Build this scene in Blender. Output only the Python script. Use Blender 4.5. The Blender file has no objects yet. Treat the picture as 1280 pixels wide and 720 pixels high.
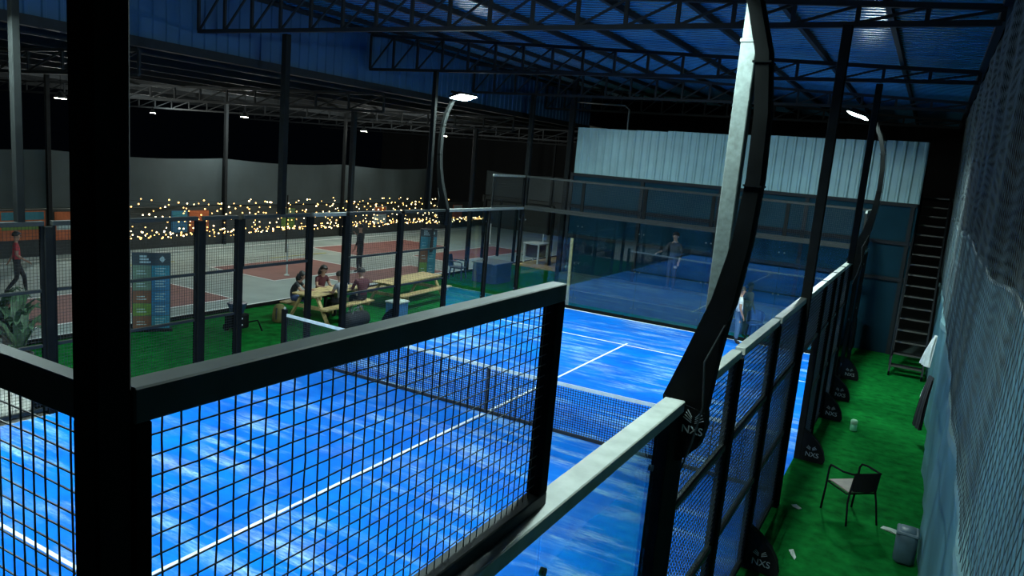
import bpy, math, random
from mathutils import Vector, Matrix
R_ = math.radians
random.seed(7)
sc = bpy.context.scene
col = sc.collection

# ------------------------------------------------------------------ camera, world, exposure
CAM = Vector((6.3505, -10.9774, 4.5005)); YAW, PITCH, ROLL, FPX = -0.50152, -0.172486, 0.085433, 928.08
_f = Vector((math.sin(YAW)*math.cos(PITCH), math.cos(YAW)*math.cos(PITCH), math.sin(PITCH)))
_r = Vector((math.cos(YAW), -math.sin(YAW), 0)); _u = _r.cross(_f)
cr, sr = math.cos(ROLL), math.sin(ROLL)
_r2 = _r*cr + _u*sr; _u2 = _u*cr - _r*sr
cd = bpy.data.cameras.new('camera'); cam = bpy.data.objects.new('camera', cd); col.objects.link(cam)
cd.sensor_width = 36; cd.lens = FPX*36/1280; cd.clip_start = 0.05; cd.clip_end = 200
M4 = Matrix((_r2, _u2, -_f)).transposed().to_4x4(); M4.translation = CAM
cam.matrix_world = M4
sc.camera = cam
w = bpy.data.worlds.new('night'); sc.world = w; w.use_nodes = True
bg = w.node_tree.nodes['Background']; bg.inputs[0].default_value = (0.25, 0.5, 0.9, 1); bg.inputs[1].default_value = 0.0012
sc.view_settings.view_transform = 'Standard'; sc.view_settings.look = 'None'
sc.view_settings.gamma = 1; sc.view_settings.use_curve_mapping = False
sc.view_settings.exposure = 0.0
LED = 760.0       # radiance of the court floodlights
PEND = 390.0       # watts of each hall pendant

# ------------------------------------------------------------------ materials
MATS = {}
def nodes(name):
    m = bpy.data.materials.new(name); m.use_nodes = True
    nt = m.node_tree; b = nt.nodes['Principled BSDF']; MATS[name] = m
    return m, nt, b
def mat(name, c, rough=.5, metal=0., var=.15, scale=8., bump=0., spec=.5, coat=0.):
    m, nt, b = nodes(name)
    b.inputs['Roughness'].default_value = rough; b.inputs['Metallic'].default_value = metal
    b.inputs['Specular IOR Level'].default_value = spec; b.inputs['Coat Weight'].default_value = coat
    tc = nt.nodes.new('ShaderNodeTexCoord'); n = nt.nodes.new('ShaderNodeTexNoise')
    n.inputs['Scale'].default_value = scale; n.inputs['Detail'].default_value = 4
    nt.links.new(tc.outputs['Object'], n.inputs['Vector'])
    r = nt.nodes.new('ShaderNodeValToRGB')
    r.color_ramp.elements[0].position = .3; r.color_ramp.elements[1].position = .7
    r.color_ramp.elements[0].color = tuple(x*(1-var) for x in c)+(1,)
    r.color_ramp.elements[1].color = tuple(min(1, x*(1+var)) for x in c)+(1,)
    nt.links.new(n.outputs['Fac'], r.inputs['Fac']); nt.links.new(r.outputs['Color'], b.inputs['Base Color'])
    if bump:
        bp = nt.nodes.new('ShaderNodeBump'); bp.inputs['Strength'].default_value = bump; bp.inputs['Distance'].default_value = .02
        nt.links.new(n.outputs['Fac'], bp.inputs['Height']); nt.links.new(bp.outputs['Normal'], b.inputs['Normal'])
    return m
def emit(name, c, s):
    m, nt, b = nodes(name)
    b.inputs['Base Color'].default_value = c+(1,); b.inputs['Emission Color'].default_value = c+(1,); b.inputs['Emission Strength'].default_value = s
    return m
def glass(name, tint, k):
    m = bpy.data.materials.new(name); m.use_nodes = True; nt = m.node_tree; nt.nodes.clear(); MATS[name] = m
    o = nt.nodes.new('ShaderNodeOutputMaterial'); t = nt.nodes.new('ShaderNodeBsdfTransparent'); g = nt.nodes.new('ShaderNodeBsdfGlossy')
    t.inputs[0].default_value = tint+(1,); g.inputs['Roughness'].default_value = .02; g.inputs[0].default_value = (.9, .97, 1, 1)
    lw = nt.nodes.new('ShaderNodeLayerWeight'); lw.inputs[0].default_value = .5
    pw = nt.nodes.new('ShaderNodeMath'); pw.operation = 'POWER'; pw.inputs[1].default_value = 5.0
    f = nt.nodes.new('ShaderNodeMath'); f.operation = 'MULTIPLY_ADD'; f.inputs[1].default_value = .96; f.inputs[2].default_value = .04
    nt.links.new(lw.outputs['Facing'], pw.inputs[0]); nt.links.new(pw.outputs[0], f.inputs[0])
    mu = nt.nodes.new('ShaderNodeMath'); mu.operation = 'MULTIPLY'; mu.inputs[1].default_value = k; mu.use_clamp = True
    mx = nt.nodes.new('ShaderNodeMixShader')
    nt.links.new(f.outputs[0], mu.inputs[0]); nt.links.new(mu.outputs[0], mx.inputs[0])
    nt.links.new(t.outputs[0], mx.inputs[1]); nt.links.new(g.outputs[0], mx.inputs[2]); nt.links.new(mx.outputs[0], o.inputs[0])
    return m
def court_mat():
    m, nt, b = nodes('court_blue')
    b.inputs['Roughness'].default_value = .8; b.inputs['Specular IOR Level'].default_value = .08
    N = nt.nodes.new; L = nt.links.new
    tc = N('ShaderNodeTexCoord')
    def noise(sx, sy, scale, detail, lo, hi):
        mp = N('ShaderNodeMapping'); mp.inputs['Scale'].default_value = (sx, sy, 1); mp.inputs['Rotation'].default_value = (0, 0, R_(-8))
        L(tc.outputs['Object'], mp.inputs[0])
        n = N('ShaderNodeTexNoise'); n.inputs['Scale'].default_value = scale; n.inputs['Detail'].default_value = detail; n.inputs['Roughness'].default_value = .62
        L(mp.outputs[0], n.inputs['Vector'])
        r = N('ShaderNodeMapRange'); r.inputs[1].default_value = lo; r.inputs[2].default_value = hi
        L(n.outputs['Fac'], r.inputs[0]); return r.outputs[0]
    streak = noise(.42, 2.8, 1.25, 9, .468, .64); patch = noise(.8, 1.1, .55, 3, .40, .58); fine = noise(.7, 2.5, 11, 4, .28, .60)
    mul = N('ShaderNodeMath'); mul.operation = 'MULTIPLY'; L(streak, mul.inputs[0]); L(patch, mul.inputs[1])
    mul2 = N('ShaderNodeMath'); mul2.operation = 'MULTIPLY'; L(mul.outputs[0], mul2.inputs[0]); L(fine, mul2.inputs[1])
    mx = N('ShaderNodeMix'); mx.data_type = 'RGBA'; mx.inputs[6].default_value = (.0005, .20, .78, 1); mx.inputs[7].default_value = (.46, .76, .84, 1)
    L(mul2.outputs[0], mx.inputs[0])
    cl = noise(1, 1.6, .9, 4, .25, .75)
    mx2 = N('ShaderNodeMix'); mx2.data_type = 'RGBA'; mx2.blend_type = 'MULTIPLY'; mx2.inputs[0].default_value = 1
    rp = N('ShaderNodeValToRGB'); rp.color_ramp.elements[0].color = (.62, .5, .72, 1); rp.color_ramp.elements[1].color = (1, 1, 1, 1)
    L(cl, rp.inputs[0]); L(mx.outputs[2], mx2.inputs[6]); L(rp.outputs[0], mx2.inputs[7]); L(mx2.outputs[2], b.inputs['Base Color'])
    return m
court_mat()
mat('line_white', (.78, .82, .82), .6, var=.08)
mat('turf', (.003, .092, .015), .9, var=.4, scale=5, bump=.3, spec=.02)
mat('hall_grey', (.27, .34, .325), .7, var=.12, scale=1.2)
mat('hall_red', (.22, .08, .07), .7, var=.15, scale=1.5)
mat('concrete', (.36, .36, .33), .8, var=.3, scale=9, bump=.3)
mat('dark_concrete', (.025, .045, .04), .85, var=.2, scale=3)
mat('black_paint', (.008, .009, .009), .9, var=.2, scale=6, spec=.03)
mat('rail_lit_tone', (.15, .165, .15), .45, var=.2, scale=9, spec=.5)  # rail paint lightened; floodlight on the top rails is put into the colour
mat('panel_top_shade', (.055, .065, .062), .6, spec=.2)  # same rail paint darkened for the raised panel tops that catch less light
mat('rail_shade_tone', (.016, .019, .018), .6, spec=.2)  # same rail paint darkened; shade on the unlit rails is put into the colour
mat('nosing', (.045, .042, .038), .6)
mat('black_matte', (.008, .009, .009), .8, spec=.08)
mat('galvanised', (.042, .055, .052), .5, .1, var=.3, scale=30)
mat('wire_black', (.012, .016, .016), .5)
mat('net_black', (.008, .012, .02), .7)
mat('print_grey', (.30, .33, .33), .7)
mat('tape_white', (.62, .70, .72), .6, var=.1)
mat('roof_blue', (.035, .15, .25), .24, .0, var=.1, scale=2, spec=.6)
mat('clerestory_blue', (.006, .05, .12), .7, var=.12, scale=1.5)
mat('roof_grey', (.75, .75, .70), .6, .0, var=.2, scale=2)
mat('steel_dark', (.010, .012, .014), .7, .0, spec=.15)
mat('sheet_pale', (.155, .265, .285), .5, .1, var=.12, scale=1.5)
mat('wall_bluegrey', (.004, .022, .034), .85, var=.15, scale=1.5, spec=.08)
mat('banner_grey', (.034, .05, .056), .8, var=.15, scale=.8)
mat('wall_dark', (.03, .036, .035), .8)
mat('void_dark', (.008, .009, .010), .9)
mat('tarp', (.062, .15, .18), .55, var=.25, scale=1.4, bump=.2, spec=.3)
mat('net_cord', (.03, .05, .055), .7)
mat('seam_pale', (.10, .19, .21), .7)
mat('cord_white', (.3, .36, .36), .6)
mat('wood_pale', (.42, .30, .13), .65, var=.25, scale=12)
mat('wood_seat', (.11, .075, .05), .5, var=.25, scale=14)
mat('skin', (.34, .19, .13), .55, var=.06); mat('hair', (.012, .010, .009), .6)
mat('cloth_red', (.5, .05, .06), .8); mat('cloth_maroon', (.075, .012, .016), .85); mat('cloth_dark', (.018, .019, .022), .85)
mat('cloth_navy', (.025, .045, .11), .85); mat('cloth_white', (.62, .66, .64), .8); mat('cloth_jeans', (.06, .13, .22), .85)
mat('cloth_olive', (.12, .10, .03), .85); mat('cloth_grey', (.2, .2, .21), .85)
mat('leaf', (.035, .085, .04), .6, var=.4); mat('pot', (.045, .04, .036), .7)
mat('pot_pale', (.45, .45, .42), .7)
mat('plastic_bluegrey', (.04, .075, .095), .5); mat('plastic_navy', (.012, .03, .07), .5); mat('plastic_blue', (.05, .18, .36), .5)
mat('paper', (.32, .37, .32), .7); mat('can_green', (.10, .42, .22), .35); mat('can_white', (.35, .6, .42), .4)
mat('p_teal', (.02, .17, .24), .5); mat('p_blue', (.02, .13, .26), .5); mat('p_green', (.10, .20, .03), .5); mat('p_sage', (.10, .17, .12), .5)
mat('p_brown', (.14, .06, .03), .5); mat('p_navy', (.015, .03, .04), .5); mat('p_print', (.30, .42, .45), .5); mat('p_orange', (.42, .10, .03), .6)
mat('yellow_line', (.42, .40, .05), .7)
emit('led', (.76, 1.0, .97), LED); emit('pendant_glow', (1, .93, .72), 30); emit('fairy', (1, .55, .16), 5); emit('fairy_b', (1, .72, .36), 9)
glass('glass_clear', (.88, .95, .97), 1.7)
glass('sheer_film', (.86, .9, .9), 1.0)

# ------------------------------------------------------------------ mesh helpers
class MB:
    def __init__(s): s.v = []; s.f = []
    def add(s, vs, fs):
        o = len(s.v); s.v += [tuple(v) for v in vs]; s.f += [tuple(i+o for i in f) for f in fs]; return s
    def box(s, x0, x1, y0, y1, z0, z1):
        return s.add([(x0,y0,z0),(x1,y0,z0),(x1,y1,z0),(x0,y1,z0),(x0,y0,z1),(x1,y0,z1),(x1,y1,z1),(x0,y1,z1)],
            [(0,3,2,1),(4,5,6,7),(0,1,5,4),(1,2,6,5),(2,3,7,6),(3,0,4,7)])
    def cbox(s, x0, x1, y0, y1, z0, z1, c=.006):
        """box with chamfered edges"""
        vs = []; 
        xs, ys, zs = (x0, x1), (y0, y1), (z0, z1); c = min(c, (x1-x0)/2.01, (y1-y0)/2.01, (z1-z0)/2.01); idx = {}
        for i in (0, 1):
            for j in (0, 1):
                for k in (0, 1):
                    sx, sy, sz = (c if i == 0 else -c), (c if j == 0 else -c), (c if k == 0 else -c)
                    for a, p in (('x', (xs[i], ys[j]+sy, zs[k]+sz)), ('y', (xs[i]+sx, ys[j], zs[k]+sz)), ('z', (xs[i]+sx, ys[j]+sy, zs[k]))):
                        idx[i, j, k, a] = len(vs); vs.append(p)
        fs = []
        for i in (0, 1):
            q = [idx[i,0,0,'x'], idx[i,1,0,'x'], idx[i,1,1,'x'], idx[i,0,1,'x']]; fs.append(q if i else q[::-1])
            q = [idx[0,i,0,'y'], idx[0,i,1,'y'], idx[1,i,1,'y'], idx[1,i,0,'y']]; fs.append(q if i else q[::-1])
            q = [idx[0,0,i,'z'], idx[1,0,i,'z'], idx[1,1,i,'z'], idx[0,1,i,'z']]; fs.append(q if i else q[::-1])
        for i in (0, 1):
            for j in (0, 1):
                q = [idx[i,j,0,'x'], idx[i,j,1,'x'], idx[i,j,1,'y'], idx[i,j,0,'y']]; fs.append(q if i != j else q[::-1])
                q = [idx[i,0,j,'x'], idx[i,1,j,'x'], idx[i,1,j,'z'], idx[i,0,j,'z']]; fs.append(q[::-1] if i != j else q)
                q = [idx[0,i,j,'y'], idx[1,i,j,'y'], idx[1,i,j,'z'], idx[0,i,j,'z']]; fs.append(q if i != j else q[::-1])
                for k in (0, 1):
                    t = [idx[i,j,k,'x'], idx[i,j,k,'y'], idx[i,j,k,'z']]; fs.append(t if (i+j+k) % 2 else t[::-1])
        return s.add(vs, fs)
    def bar(s, p, q, wd, h, up=(0, 0, 1)):
        p, q = Vector(p), Vector(q); d = (q-p).normalized(); u = Vector(up)
        if abs(d.dot(u)) > .98: u = Vector((0, 1, 0))
        a = d.cross(u).normalized()*wd/2; b = a.cross(d).normalized()*h/2
        return s.add([p-a-b, p+a-b, p+a+b, p-a+b, q-a-b, q+a-b, q+a+b, q-a+b], [(0,3,2,1),(4,5,6,7),(0,1,5,4),(1,2,6,5),(2,3,7,6),(3,0,4,7)])
    def tube(s, pts, r, n=6, cap=True, close=False):
        pts = [Vector(p) for p in pts]; rs = r if isinstance(r, (list, tuple)) else [r]*len(pts); m = len(pts); o = len(s.v); u = None
        for i, p in enumerate(pts):
            if close: d = pts[(i+1) % m]-pts[i-1]
            else: d = pts[min(i+1, m-1)]-pts[max(i-1, 0)]
            d.normalize()
            if u is None: u = d.orthogonal().normalized()
            u = (u-d*u.dot(d)); u = u.normalized() if u.length > 1e-6 else d.orthogonal().normalized()
            v = d.cross(u)
            for k in range(n):
                a = 2*math.pi*k/n; s.v.append(tuple(p+(u*math.cos(a)+v*math.sin(a))*rs[i]))
        for i in range(m if close else m-1):
            j = (i+1) % m
            for k in range(n): s.f.append((o+i*n+k, o+i*n+(k+1) % n, o+j*n+(k+1) % n, o+j*n+k))
        if cap and not close:
            s.f.append(tuple(o+k for k in range(n))[::-1]); s.f.append(tuple(o+(m-1)*n+k for k in range(n)))
        return s
    def lathe(s, prof, c=(0, 0, 0), n=16):
        o = len(s.v); c = Vector(c)
        for r, z in prof:
            for k in range(n): a = 2*math.pi*k/n; s.v.append((c.x+r*math.cos(a), c.y+r*math.sin(a), c.z+z))
        for i in range(len(prof)-1):
            for k in range(n): s.f.append((o+i*n+k, o+i*n+(k+1) % n, o+(i+1)*n+(k+1) % n, o+(i+1)*n+k))
        s.f.append(tuple(o+k for k in range(n))[::-1]); s.f.append(tuple(o+(len(prof)-1)*n+k for k in range(n)))
        return s
    def prism(s, poly, a0, a1, axis='y'):
        """extrude a 2D outline; axis 'y': outline in (x,z)"""
        n = len(poly)
        def P(p, a): return (p[0], a, p[1]) if axis == 'y' else ((a, p[0], p[1]) if axis == 'x' else (p[0], p[1], a))
        return s.add([P(p, a0) for p in poly]+[P(p, a1) for p in poly],
            [tuple(range(n)), tuple(range(2*n-1, n-1, -1))]+[(i, n+i, n+(i+1) % n, (i+1) % n) for i in range(n)])
    def grid(s, fn, us, vs, thick=None):
        o = len(s.v); n = len(vs)
        for a in us:
            for b in vs: s.v.append(tuple(fn(a, b)))
        for i in range(len(us)-1):
            for j in range(n-1): s.f.append((o+i*n+j, o+(i+1)*n+j, o+(i+1)*n+j+1, o+i*n+j+1))
        return s
    def ball(s, c, r, n=6, m=4):
        prof = [(max(1e-4, r*math.sin(math.pi*i/m)), -r*math.cos(math.pi*i/m)) for i in range(m+1)]
        return s.lathe(prof, c, n)
    def build(s, name, m, parent=None, smooth=False, stuff=False, local=False):
        me = bpy.data.meshes.new(name); off = Vector((0, 0, 0))
        if parent is not None and not local: off = origin(parent)
        me.from_pydata([tuple(Vector(v)-off) for v in s.v], [], s.f)
        me.materials.append(MATS[m]); me.update()
        if smooth:
            for p in me.polygons: p.use_smooth = True
        o = bpy.data.objects.new(name, me); col.objects.link(o); o.parent = parent; ORI[o.name] = off
        if stuff: o['kind'] = 'stuff'
        return o
ORI = {}
def origin(o): return ORI.get(o.name, Vector((0, 0, 0)))
def tag(o, label, cat, group=None, kind=None):
    if label: o['label'] = label
    if cat: o['category'] = cat
    if group: o['group'] = group
    if kind: o['kind'] = kind
    return o
def thing(name, label, cat, loc=(0, 0, 0), rz=0, group=None):
    o = bpy.data.objects.new(name, None); col.objects.link(o); o.empty_display_size = .1
    o.location = loc; o.rotation_euler = (0, 0, rz); ORI[o.name] = Vector(loc)
    return tag(o, label, cat, group)
def struct(name, mb, m, label=None, smooth=False):
    o = mb.build(name, m, smooth=smooth); o['kind'] = 'structure'
    if label: o['label'] = label
    return o
def solo(name, mb, m, label, cat, group=None, smooth=False, stuff=False):
    """one-mesh thing with its origin at the middle of its base"""
    xs = [v[0] for v in mb.v]; ys = [v[1] for v in mb.v]; zs = [v[2] for v in mb.v]
    c = Vector(((min(xs)+max(xs))/2, (min(ys)+max(ys))/2, min(zs)))
    mb.v = [tuple(Vector(v)-c) for v in mb.v]
    o = mb.build(name, m, smooth=smooth, stuff=stuff); o.location = c; ORI[o.name] = c
    return tag(o, label, cat, group)
def copy_tree(o, loc=None, rz=None, label=None, parent=None):
    c = o.copy(); col.objects.link(c); c.parent = parent
    if loc is not None: c.location = loc; ORI[c.name] = Vector(loc)
    if rz is not None: c.rotation_euler = (0, 0, rz)
    if label: c['label'] = label
    for ch in list(o.children): copy_tree(ch, parent=c)
    return c
def frange(a, b, n): return [a+(b-a)*i/n for i in range(n+1)]
def text_mesh(body, size, depth=.002):
    cu = bpy.data.curves.new('t', 'FONT'); cu.body = body; cu.size = size; cu.extrude = depth; cu.align_x = 'CENTER'
    t = bpy.data.objects.new('t', cu); col.objects.link(t)
    dg = bpy.context.evaluated_depsgraph_get(); me = bpy.data.meshes.new_from_object(t.evaluated_get(dg))
    bpy.data.objects.remove(t); bpy.data.curves.remove(cu); return me
def lettering(name, body, size, m, parent, mtx):
    me = text_mesh(body, size); me.materials.clear(); me.materials.append(MATS[m]); me.transform(mtx)
    o = bpy.data.objects.new(name, me); col.objects.link(o); o.parent = parent; return o

# ------------------------------------------------------------------ setting: floors
fl = struct('floor', MB().box(-34, 9, -16, 44, -.30, -.06), 'dark_concrete', 'dark bare concrete slab under the whole hall')
court = struct('floor_court', MB().box(-5, 5, -10.1, 10.05, -.06, 0), 'court_blue', 'blue sand-dusted padel court surface')
def line(x0, x1, y0, y1, par=court, m='line_white', h=.004, name='court_line'): return MB().box(x0, x1, y0, y1, 0, h).build(name, m, par)
S = 6.91
line(-5, 5, S-.025, S+.025); line(-5, 5, -S-.025, -S+.025); line(-.025, .025, -S-.2, -.06); line(-.025, .025, .06, S+.2)
line(-5, 5, 9.98, 10.04)
struct('floor_passage', MB().box(5.0, 7.1, -12, 12.2, -.06, -.005).box(-5, 5, 10.05, 12.2, -.06, -.005), 'turf', 'green artificial turf in the passage beside the court')
struct('floor_turf', MB().box(-9, -5, -3.3, 22, -.06, -.005), 'turf', 'green artificial turf strip with tables beside the court')
struct('floor_slab', MB().box(-9, -5, -14, -3.3, -.06, -.003), 'concrete', 'pale concrete patch by the planters')
hall = struct('floor_hall', MB().box(-19, -9, -14, 31, -.06, -.005), 'hall_grey', 'grey-green painted sports floor of the next hall')
def hred(x0, x1, y0, y1):
    MB().box(x0, x1, y0, y1, -.004, .001).build('red_zone', 'hall_red', hall)
    for a in ((x0-.06, x0, y0-.06, y1+.06), (x1, x1+.06, y0-.06, y1+.06), (x0, x1, y0-.06, y0), (x0, x1, y1, y1+.06)): line(*a, par=hall, h=.003, name='hall_line')
hred(-13.0, -10.2, -9, 3.05); hred(-14.6, -11.6, 5.9, 10.2); hred(-11.2, -9.5, 7.6, 12.5); hred(-16.5, -14, 12.6, 19); hred(-12.8, -10.9, 14.8, 21.5)
line(-18.2, -18.1, -9, 28, par=hall, h=.003, name='hall_line'); line(-9.35, -9.29, -9, 22, par=hall, h=.003, name='hall_line')
line(-16.2, -16.1, 2.6, 5.6, par=hall, m='yellow_line', h=.003, name='yellow_line'); line(-15.2, -15.1, 9, 12, par=hall, m='yellow_line', h=.003, name='yellow_line')
struct('trim_kerb', MB().box(-9.06, -8.96, -3.3, 22, -.06, .07), 'black_paint', 'low black kerb between turf and grey sports floor')
struct('floor_boards', MB().box(-9.0, -6.9, 16.8, 21, -.01, .04), 'wood_pale', 'pale timber floor patch at the end of the turf')

# ------------------------------------------------------------------ setting: back wall, ledge, roof
struct('wall_back', MB().box(-4.35, 6.02, 12.0, 12.15, 0, 4.2), 'wall_bluegrey', 'blue-grey wall behind the far glass of the court')
struct('trim_ledge', MB().box(-4.2, 5.0, 11.0, 11.45, 0, .42).box(-4.2, 5.0, 11.45, 12.0, 0, .86), 'dark_concrete', 'low stepped concrete ledge along the back wall')
for i, zz in enumerate((2.05, 3.05, 4.1)):
    struct('trim_girt', MB().box(-4.35, 6.0, 11.92, 12.0, zz, zz+.1), 'steel_dark', 'horizontal steel girt on the back wall')
for x in (-4.3, -1.8, .7, 3.2, 5.9): struct('trim_stud', MB().box(x-.05, x+.05, 11.93, 12.0, .86 if x < 5 else 0, 4.1), 'steel_dark', 'upright steel stud on the back wall')
# corrugated pale cladding, sheet by sheet
clad = thing('corrugated_cladding', 'pale corrugated metal cladding along the top of the back wall', 'cladding', (.8, 12.0, 4.2))
def trap(n, pitch, depth):
    out = []
    for i in range(n):
        b = i*pitch; out += [(b, 0), (b+pitch*.55, 0), (b+pitch*.68, depth), (b+pitch*.87, depth)]
    out.append((n*pitch, 0)); return out
x = -4.25; k = 0
while x < 5.85:
    n = 4; pr = trap(n, .265, .035); top = 5.68+.016*(x+4.25) + (0 if k % 3 else .015); mb = MB(); vs = []
    for px_, py_ in pr: vs += [(x+px_*.97, 11.99-py_-.004*(k % 2), 4.2), (x+px_*.97, 11.99-py_-.004*(k % 2), top)]
    for px_, py_ in reversed(pr): vs += [(x+px_*.97, 12.03-py_, 4.2), (x+px_*.97, 12.03-py_, top)]
    mb.v = vs; m_ = len(vs)//2; mb.f = [(2*i, 2*((i+1) % m_), 2*((i+1) % m_)+1, 2*i+1) for i in range(m_)]
    mb.build('metal_sheet', 'sheet_pale', clad); x += n*.265*.97; k += 1
# near-black walls stand in for the dark void past cladding and netting
struct('wall_far', MB().box(-34, 12, 38.2, 38.3, -.06, 9), 'void_dark', 'unlit far end of the hall')
struct('wall_outer', MB().box(9.0, 9.1, -16, 31, -.06, 9), 'void_dark', 'unlit outer side behind the netting')
# blue roof: ribs run across the court
def roofz(x): return 6.86+(6.75-x)*.05
rb = MB(); ys = []; y = -13.0
while y < 20:
    ys += [(y, 0), (y+.10, 0), (y+.125, .03), (y+.175, .03)]; y += .2
rb.grid(lambda a, b: (a, b[0], roofz(a)+b[1]), [6.75, -7.5], ys)
rb.grid(lambda a, b: (a, b[0], roofz(a)+b[1]+.02), [-7.5, 6.75], ys)
struct('ceiling', rb, 'roof_blue', 'blue corrugated metal roof over the court')
for x in (5.45, 4.1, 2.75, 1.4, .1, -1.2, -2.5, -3.8, -5.1, -6.4, -7.4):
    solo('purlin', MB().box(x-.035, x+.035, -13, 19.9, roofz(x)-.11, roofz(x)-.005), 'steel_dark', 'straight dark steel purlin under the blue roof', 'purlin', 'purlins under the blue roof')
cw = MB(); vs = []
y = -12.0; pts = []
while y < 20:
    pts += [(y, 0), (y+.2, 0), (y+.22, .03), (y+.28, .03)]; y += .3
cw.grid(lambda a, b: (-7.5+b[1], b[0], a), [6.18, 7.55], pts).grid(lambda a, b: (-7.54+b[1], b[0], a), [7.55, 6.18], pts)
struct('wall_clerestory', cw, 'clerestory_blue', 'upright blue sheeting between the two roofs')
struct('trim_fascia', MB().box(-7.6, -7.4, -12, 20, 6.02, 6.20), 'steel_dark', 'dark steel fascia beam under the blue sheeting')
# lower roof of the next hall
lr = MB(); ys2 = []; y = -12.0
lr.grid(lambda a, b: (a, b, 6.2-(a+7.5)*-.006+ (0.02 if False else 0)), [-7.5, -32], [-12, 38]).grid(lambda a, b: (a, b, 6.24-(a+7.5)*-.006), [-32, -7.5], [-12, 38])
struct('ceiling_hall', lr, 'roof_grey', 'grey metal roof of the next sports hall')
for x in (-8.6, -10.4, -12.2, -14.0, -16.2, -18.6, -21.5, -25, -29):
    solo('hall_purlin', MB().box(x-.05, x+.05, -12, 37.8, 6.0+(x+7.5)*.006, 6.195+(x+7.5)*.006), 'steel_dark', 'dark steel purlin under the grey roof of the next hall', 'purlin', 'purlins under the grey hall roof')
def truss(y, xl, xr, zb, ztop, step, label, group, name='roof_truss'):
    t = thing(name, label, 'truss', ((xl+xr)/2, y, zb), 0, group)
    MB().box(xl, xr, y-.035, y+.035, zb, zb+.07).build('bottom_chord', 'steel_dark', t)
    MB().bar((xl, y, ztop(xl)), (xr, y, ztop(xr)), .07, .07).build('top_chord', 'steel_dark', t)
    n = int(round((xr-xl)/step)); 
    for i in range(n+1):
        x = xl+(xr-xl)*i/n
        MB().box(x-.028, x+.028, y-.025, y+.025, zb+.05, ztop(x)).build('upright', 'steel_dark', t)
        if i < n:
            x2 = xl+(xr-xl)*(i+1)/n
            MB().bar((x+.03, y, zb+.06), (x2-.03, y, ztop(x2)-.03), .035, .035).build('diagonal', 'steel_dark', t)
    return t
def tz(x): return roofz(x)-.15
for y, lb in ((-5.4, 'dark steel roof truss over the pale galvanised column'), (-.3, 'dark steel roof truss above the court net'), (5.1, 'dark steel roof truss above the lit bow-shaped masts'), (10.3, 'dark steel roof truss along the far glass wall'), (15.6, 'dark steel roof truss behind the corrugated cladding')):
    truss(y, -7.4, 6.72, 6.50, tz, .8, lb, None)
for y in (-1.5, 6, 13.5, 21, 28): truss(y, -31, -7.6, 5.45, lambda x: 5.97+(x+7.5)*.004, 1.3, 'dark lattice truss under the grey roof of the next hall', 'trusses of the next hall', 'hall_truss')

# ------------------------------------------------------------------ next hall: wall, banner band, posts, fairy lights
struct('wall_left', MB().box(-19.2, -19.05, -14, 31, -.06, 1.55), 'wall_dark', 'low dark wall at the side of the next hall')
struct('wall_hall_end', MB().box(-19.2, -9.5, 30.6, 30.75, -.06, 2.0), 'wall_dark', 'low dark wall at the end of the next hall')
def sheetband(p, q, z0, z1, label):
    p, q = Vector(p), Vector(q); d = q-p; nrm = Vector((-d.y, d.x, 0)).normalized(); L = d.length; seed = random.random()*9
    def fn(a, b, off=0):
        s_ = .05*math.sin(a*L*1.3+seed)*(1-b)+.03*math.sin(a*L*3.1+seed*2); sag = -.12*math.sin(math.pi*a)*b
        pt = p+d*a+nrm*(s_+off); return (pt.x, pt.y, z0+(z1-z0)*b+sag)
    us, vs = frange(0, 1, 14), frange(0, 1, 5)
    mb = MB().grid(fn, us, vs).grid(lambda a, b: fn(1-a, b, .015), us, vs)
    solo('canvas_banner', mb, 'banner_grey', label, 'banner', 'grey canvas sheets around the next hall', smooth=True)
for i in range(5): sheetband((-19, -11+7*i, 0), (-19, -4.05+7*i, 0), 1.6, 3.5, ['grey canvas sheet on the wall before the first posters', 'grey canvas sheet above the teal, green and orange banded poster', 'grey canvas sheet above the blue poster and its plain orange neighbour', 'grey canvas sheet above the green poster behind fairy lights', 'grey canvas sheet above the pale poster with orange edge'][i])
for i in range(2): sheetband((-18.9+4.8*i, 30.4, 0), (-14.15+4.8*i, 30.4, 0), 2.05, 3.6, 'long plain grey canvas sheet hung between posts')
for i in range(6):
    solo('hall_post', MB().box(-18.94, -18.82, -11.1+7*i, -10.98+7*i, -.005, 6.0), 'steel_dark', 'dark steel post carrying the grey canvas sheets', 'post', 'posts of the canvas sheets')
for x in (-14.1, -9.4): solo('hall_post', MB().box(x-.06, x+.06, 30.25, 30.37, -.06, 6.0), 'steel_dark', 'dark steel post carrying the grey canvas sheets', 'post', 'posts of the canvas sheets')
def poster(y0, y1, z0, z1, ms, label):
    t = thing('wall_poster', label, 'poster', (-19.02, (y0+y1)/2, z0)); MB().box(-19.05, -19.02, y0, y1, z0, z1).build('board', ms[0], t)
    h = (z1-z0)/len(ms)
    for i, m in enumerate(ms): MB().box(-19.02, -19.012, y0+.05, y1-.05, z0+h*i+.03, z0+h*(i+1)-.03).build('print_block', m, t)
poster(1.5, 2.9, .55, 1.5, ['p_orange', 'p_green', 'p_teal'], 'wall poster with teal, green and orange bands')
poster(3.2, 4.1, .5, 1.45, ['p_orange', 'p_print', 'p_orange'], 'orange wall poster with pale lettering block')
poster(7.6, 8.3, .55, 1.4, ['p_blue', 'p_teal'], 'blue wall poster beside an orange one, behind fairy lights')
poster(8.4, 9.3, .55, 1.4, ['p_orange', 'p_orange'], 'plain orange poster behind the fairy lights')
poster(13.2, 14.0, .5, 1.4, ['p_green', 'p_sage'], 'green wall poster behind the fairy lights')
poster(19.6, 20.6, .5, 1.4, ['p_print', 'p_orange'], 'pale poster with an orange edge behind the fairy lights')
poster(27, 28, .6, 1.4, ['p_orange', 'p_print'], 'small red and pale poster past the fairy lights')
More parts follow.
